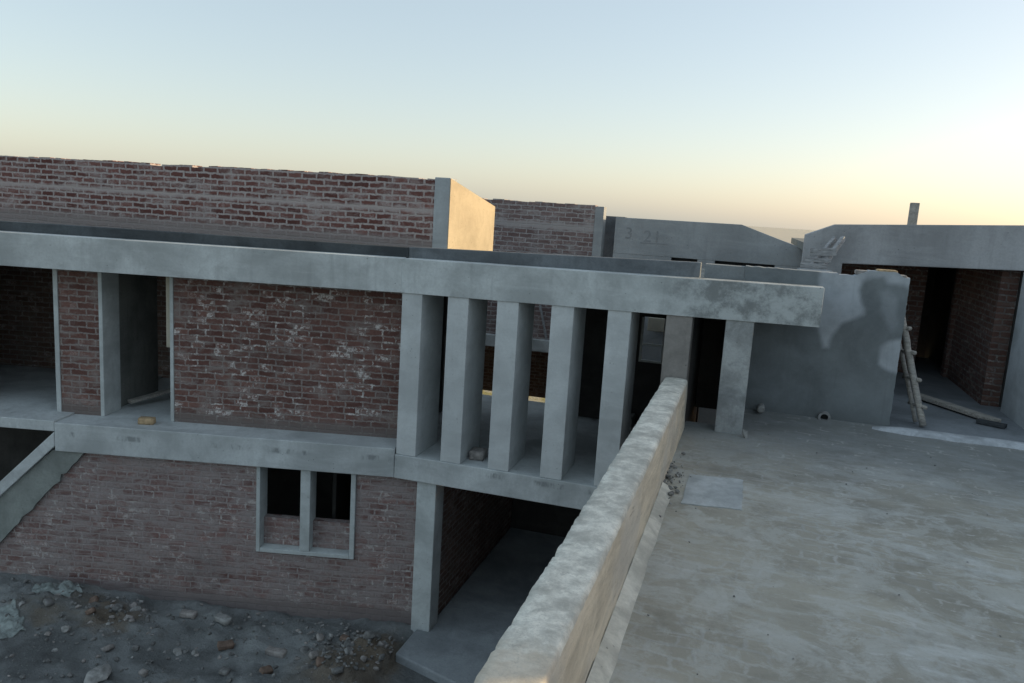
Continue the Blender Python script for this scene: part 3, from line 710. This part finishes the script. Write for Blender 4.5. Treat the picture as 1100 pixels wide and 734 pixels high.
for i, (x, y, r, mt, label) in enumerate(stones):
    place('stone', stone_mesh('stone', r, M[mt], i+3), x, y, zg(x,y)+r*.25, (rng.uniform(-.3,.3), rng.uniform(-.3,.3), rng.uniform(0,6)), label, 'stone', 'loose stones in the yard')
# uncountable small rubble
bmR = bmesh.new()
protos = []
for k in range(5):
    b = bmesh.new(); bmesh.ops.create_icosphere(b, subdivisions=1, radius=1)
    for v in b.verts: v.co *= rng.uniform(.6, 1.15)
    protos.append(([v.co.copy() for v in b.verts], [[v.index for v in f.verts] for f in b.faces])); b.free()
mm = MB(); cols = []
heaps = [(-4.25,7.65,.42),(-4.1,8.25,.35),(-7.3,7.5,.5),(-8.3,7.4,.6),(-5.8,8.1,.8),(-6.5,7.0,1.2),(-4.6,8.3,.4)]
for k in range(2300):
    if rng.random() < .55:
        h = rng.choice(heaps); x = rng.gauss(h[0], h[2]*.6); y = rng.gauss(h[1], h[2]*.5)
    else: x = rng.uniform(-11, -3.8); y = rng.uniform(5.4, 8.7)
    lim = 8.88 + (x+4.13)*.2506 - .0
    if y > lim or x > -3.78: continue
    r = .006 + .034*rng.random()**3.2
    V, Fc = protos[rng.randrange(5)]; rot = Matrix.Rotation(rng.uniform(0,6), 3, 'Z') @ Matrix.Rotation(rng.uniform(-.6,.6), 3, 'X'); z = zg(x,y)+r*.25
    mm.add([Vector((x,y,z)) + rot @ Vector((c.x*r*1.25, c.y*r, c.z*r*.75)) for c in V], Fc, rng.choice((0,0,0,0,0,0,0,1,3,3)))
for k in range(190):                                                    # crumbs of mortar on the roof, thickest where the fillet has broken away
    if k < 110: x, y, z0 = -.575 + abs(rng.gauss(0, .07)), rng.gauss(6.75, .35), .012
    else: x, y, z0 = rng.uniform(-.4, 3.2), rng.uniform(2.6, 9.4), .004
    r = (.006 + .022*rng.random()**3) if k < 110 else (.003 + .007*rng.random()**2)
    V, Fc = protos[rng.randrange(5)]; rot = Matrix.Rotation(rng.uniform(0,6), 3, 'Z')
    mm.add([Vector((x,y,z0+r*.4)) + rot @ Vector((c.x*r*1.25, c.y*r, c.z*r*.75)) for c in V], Fc, rng.choice((0,0,1)))
o = mm.build('rubble', [M['stone_grey'], M['stone_pale'], M['clay'], M['clay_pale']], None); o['kind'] = 'stuff'
# crumpled plastic sheets
def sheet(cx, cy, a, b, rz, seed, label):
    m = MB(); k = 22
    for j in range(k+1):
        for i in range(k+1):
            u, v = i/k-.5, j/k-.5
            px, py = u*a*(1+.3*mnoise.noise(Vector((v*4, seed, 0)))), v*b*(1+.3*mnoise.noise(Vector((u*4, seed, 5))))
            x = cx + px*math.cos(rz) - py*math.sin(rz); y = cy + px*math.sin(rz) + py*math.cos(rz)
            m.v.append((x, y, zg(x,y) + .02 + -.012 + .03*abs(mnoise.fractal(Vector((u*7, v*7, seed)), .8, 2., 4))))
    m.f = [[j*(k+1)+i, j*(k+1)+i+1, (j+1)*(k+1)+i+1, (j+1)*(k+1)+i] for j in range(k) for i in range(k)]; m.mi = [0]*len(m.f)
    o = m.build('plastic_sheet', M['plastic'], None, smooth=True, loc=(cx, cy, zg(cx,cy)))
    s_ = o.modifiers.new('thick', 'SOLIDIFY'); s_.thickness = .004
    return tag(o, label, 'plastic sheet', 'teal sheets in the yard')
sheet(-8.25, 7.55, .55, .35, .3, 1., 'crumpled teal plastic sheet on the rubble close to the brick wall')
sheet(-8.25, 6.75, .6, .4, -.5, 4., 'pale teal plastic sheet at the left edge, farther out from the brick wall')

# drain pipe stubs in the stained wall
def pipe(x, z, r, label, ln=.06):
    t = thing('drain_pipe', label, 'pipe', (x, 10.1, z), 'drain pipes in the stained wall')
    m = MB(); k = 24; ri = r*.62
    for y, rad in ((10.12, r), (10.1-ln, r), (10.1-ln, ri), (10.12, ri)):
        m.v += [(x+rad*math.cos(2*math.pi*i/k), y, z+rad*math.sin(2*math.pi*i/k)) for i in range(k)]
    for a in range(3): m.f += [[a*k+i, a*k+(i+1)%k, (a+1)*k+(i+1)%k, (a+1)*k+i] for i in range(k)]
    m.mi = [0]*len(m.f); m.build('pipe_rim', M['pvc'], t, smooth=False)
    m = MB(); m.v = [(x+ri*math.cos(2*math.pi*i/k), 10.085, z+ri*math.sin(2*math.pi*i/k)) for i in range(k)]; m.f = [list(range(k))]; m.mi = [0]
    m.build('bore', M['pipe_hole'], t)
    return t
pipe(.985, .058, .072, 'round open grey drain pipe poking from the foot of the stained wall')
tz_ = thing('drain_pipe', 'small pale capped pipe end at the wall foot, right of the second post', 'pipe', (.24, 9.93, .08), 'drain pipes in the stained wall')
m = MB(); k = 18
for y, rad in ((10.12,.045),(9.93,.045),(9.915,.034)): m.v += [(.245+rad*math.cos(2*math.pi*i/k), y, .085+rad*math.sin(2*math.pi*i/k)) for i in range(k)]
for a in range(2): m.f += [[a*k+i, a*k+(i+1)%k, (a+1)*k+(i+1)%k, (a+1)*k+i] for i in range(k)]
m.f.append([2*k+i for i in range(k)]); m.mi = [0]*len(m.f); m.build('pipe_body', M['stone_pale'], tz_)
place('stone', stone_mesh('stone', .055, M['stone_pale'], 77), .085, 8.80, .045, (.2, 1.35, .4), 'upright pale mortar chip at the right foot of the second post', 'stone')

# pole ladder leaning behind the stained wall
L = thing('wooden_ladder', 'rough pole ladder with split rungs leaning behind the end of the stained wall', 'ladder', (2.1, 10.45, .03))
a0, a1 = Vector((2.13, 10.36, .04)), Vector((1.66, 10.55, 1.62))
b0, b1 = Vector((2.075, 10.53, .04)), Vector((1.60, 10.74, 1.60))
def pole(p, q, r, name, mat, parent, wob=.012, k=10, n=14):
    m = MB(); t = (q-p).normalized(); u = t.cross(Vector((0,1,.3))).normalized(); v = t.cross(u)
    for j in range(n+1):
        c = p.lerp(q, j/n) + u*wob*mnoise.noise(Vector((j*.7, p.x*9, 0))) + v*wob*mnoise.noise(Vector((j*.7, 9, p.y*5)))
        rr = r*(1+.14*mnoise.noise(Vector((j*1.3, 4, p.x*3))))
        m.v += [tuple(c + (u*math.cos(2*math.pi*i/k) + v*math.sin(2*math.pi*i/k))*rr) for i in range(k)]
    m.f = [[j*k+i, j*k+(i+1)%k, (j+1)*k+(i+1)%k, (j+1)*k+i] for j in range(n) for i in range(k)] + [list(range(k-1,-1,-1)), [n*k+i for i in range(k)]]
    m.mi = [0]*len(m.f); return m.build(name, mat, parent, smooth=True)
pole(a0, a1, .039, 'rail', M['wood'], L); pole(b0, b1, .026, 'rail', M['wood'], L)
for f in (.14, .34, .54, .72, .9):
    p, q = a0.lerp(a1, f), b0.lerp(b1, f); d = (p-q).normalized()
    pole(q - d*.06, p + d*.07 + Vector((.035,0,.01)), .024, 'rung', M['wood'], L, .006, 8, 6)

# board rack leaning on the right house
B = thing('board_rack', 'slatted frame of cement stained boards leaning against the right house roof corner', 'rack', (.75, 11.2, 1.7))
MB().bar((.60,11.05,1.68), (.975,11.55,2.19), .045, .07).build('rail', M['wood_pale'], B, .004)
MB().bar((.74,11.0,1.68), (1.075,11.5,2.205), .05, .07).build('rail', M['wood_pale'], B, .004)
MB().bar((.66,11.06,1.66), (.88,11.38,2.00), .09, .02).build('board', M['wood_pale'], B)
MB().bar((.55,11.0,1.80), (.87,10.96,1.805), .02, .115).build('slat', M['wood_pale'], B, .004)
MB().bar((.66,11.2,2.00), (.98,11.15,2.02), .02, .105).build('slat', M['wood_pale'], B, .004)
MB().bar((.60,11.08,1.90), (.92,11.03,1.905), .02, .055).build('slat', M['wood_pale'], B, .004)

# planks on the recess floor and inside
tag(MB().bar((2.32,12.25,.075), (3.08,11.03,.07), .15, .05).build('plank', M['wood'], None, .004), 'long dusty plank lying diagonally on the floor in front of the recess', 'plank')
tag(MB().bar((2.86,11.0,.055), (3.14,10.85,.055), .12, .045).build('plank', M['slot'], None, .004), 'short black plank end on the floor at the lower end of the long plank', 'plank')
tag(MB().bar(F(3.98,.95,-.70), F(3.55,1.75,-.62), .10, .04).build('plank', M['wood'], None, .004), 'dark plank lying on the floor just inside the first floor doorway', 'plank')
# pale things behind the fins
tag(MB().box(-1.72, -1.50, 11.4, 11.75, -.853, -.62).build('cement_block', M['stone_pale'], None, .015), 'pale block on the floor behind the last fin beside the parapet', 'block')
place('stone', stone_mesh('stone', .13, M['stone_pale'], 31), -4.38, 13.93, .10, (0,0,1), 'pale rubble lump on the rear slab seen through the fins', 'stone')
place('stone', stone_mesh('stone', .10, M['stone_grey'], 35), -4.22, 13.94, .07, (0,0,2), 'grey rubble lump on the rear slab seen through the fins', 'stone')
tag(MB().bar((-3.52,13.92,-.01), (-3.70,13.97,.62), .035, .03).build('plank', M['wood_pale'], None), 'thin pale batten leaning on the rear brick wall, seen between the fins', 'plank')

# ================================================================== CAMERA
cam = bpy.data.cameras.new('camera'); co = bpy.data.objects.new('camera', cam); COL.objects.link(co)
Xc = Vector((.9530, .2968, .0625)); Yd = Vector((.1071, -.1384, -.9846)); Zf = Vector((-.2836, .9448, -.1637))
Zf.normalize(); Yd = (Yd - Zf*Yd.dot(Zf)).normalized(); Xc = Yd.cross(Zf).normalized()
mat = Matrix.Identity(4)
for i in range(3): mat[i][0] = Xc[i]; mat[i][1] = -Yd[i]; mat[i][2] = -Zf[i]
mat.translation = (0, 0, 2.3); co.matrix_world = mat
cam.sensor_fit = 'HORIZONTAL'; cam.sensor_width = 36; cam.lens = 850/1100*36; cam.clip_start = .05; cam.clip_end = 9000
scene.camera = co

# ================================================================== LIGHT
AZ, EL = 62, 12.0
sd = Vector((math.sin(R(AZ))*math.cos(R(EL)), math.cos(R(AZ))*math.cos(R(EL)), math.sin(R(EL))))
sun = bpy.data.lights.new('sun', 'SUN'); so = bpy.data.objects.new('sun', sun); COL.objects.link(so)
sun.energy = 1.7; sun.angle = R(.5); sun.color = (1, .77, .46); so.rotation_euler = sd.to_track_quat('Z', 'Y').to_euler()
wd = bpy.data.worlds.new('World'); scene.world = wd; wd.use_nodes = True
nt = wd.node_tree; bg = nt.nodes['Background']
sky = nt.nodes.new('ShaderNodeTexSky'); sky.sky_type = 'NISHITA'; sky.sun_disc = False
sky.sun_elevation = R(EL); sky.sun_rotation = R(AZ); sky.altitude = 200; sky.air_density = 1.0; sky.dust_density = 1.6; sky.ozone_density = 1.0
mx = nt.nodes.new('ShaderNodeMix'); mx.data_type = 'RGBA'; mx.inputs[0].default_value = .62     # thin even haze in the air above
tn = nt.nodes.new('ShaderNodeMix'); tn.data_type = 'RGBA'; tn.blend_type = 'MULTIPLY'; tn.inputs[0].default_value = 1
nt.links.new(sky.outputs[0], tn.inputs[6]); tn.inputs[7].default_value = (1.10, .975, .97, 1)             # dusty evening air
nt.links.new(tn.outputs[2], mx.inputs[6]); mx.inputs[7].default_value = (1.27, 1.54, 1.60, 1)
nt.links.new(mx.outputs[2], bg.inputs[0]); bg.inputs[1].default_value = .12
scene.view_settings.view_transform = 'Standard'; scene.view_settings.look = 'None'
scene.view_settings.exposure = 1.60; scene.view_settings.gamma = 1
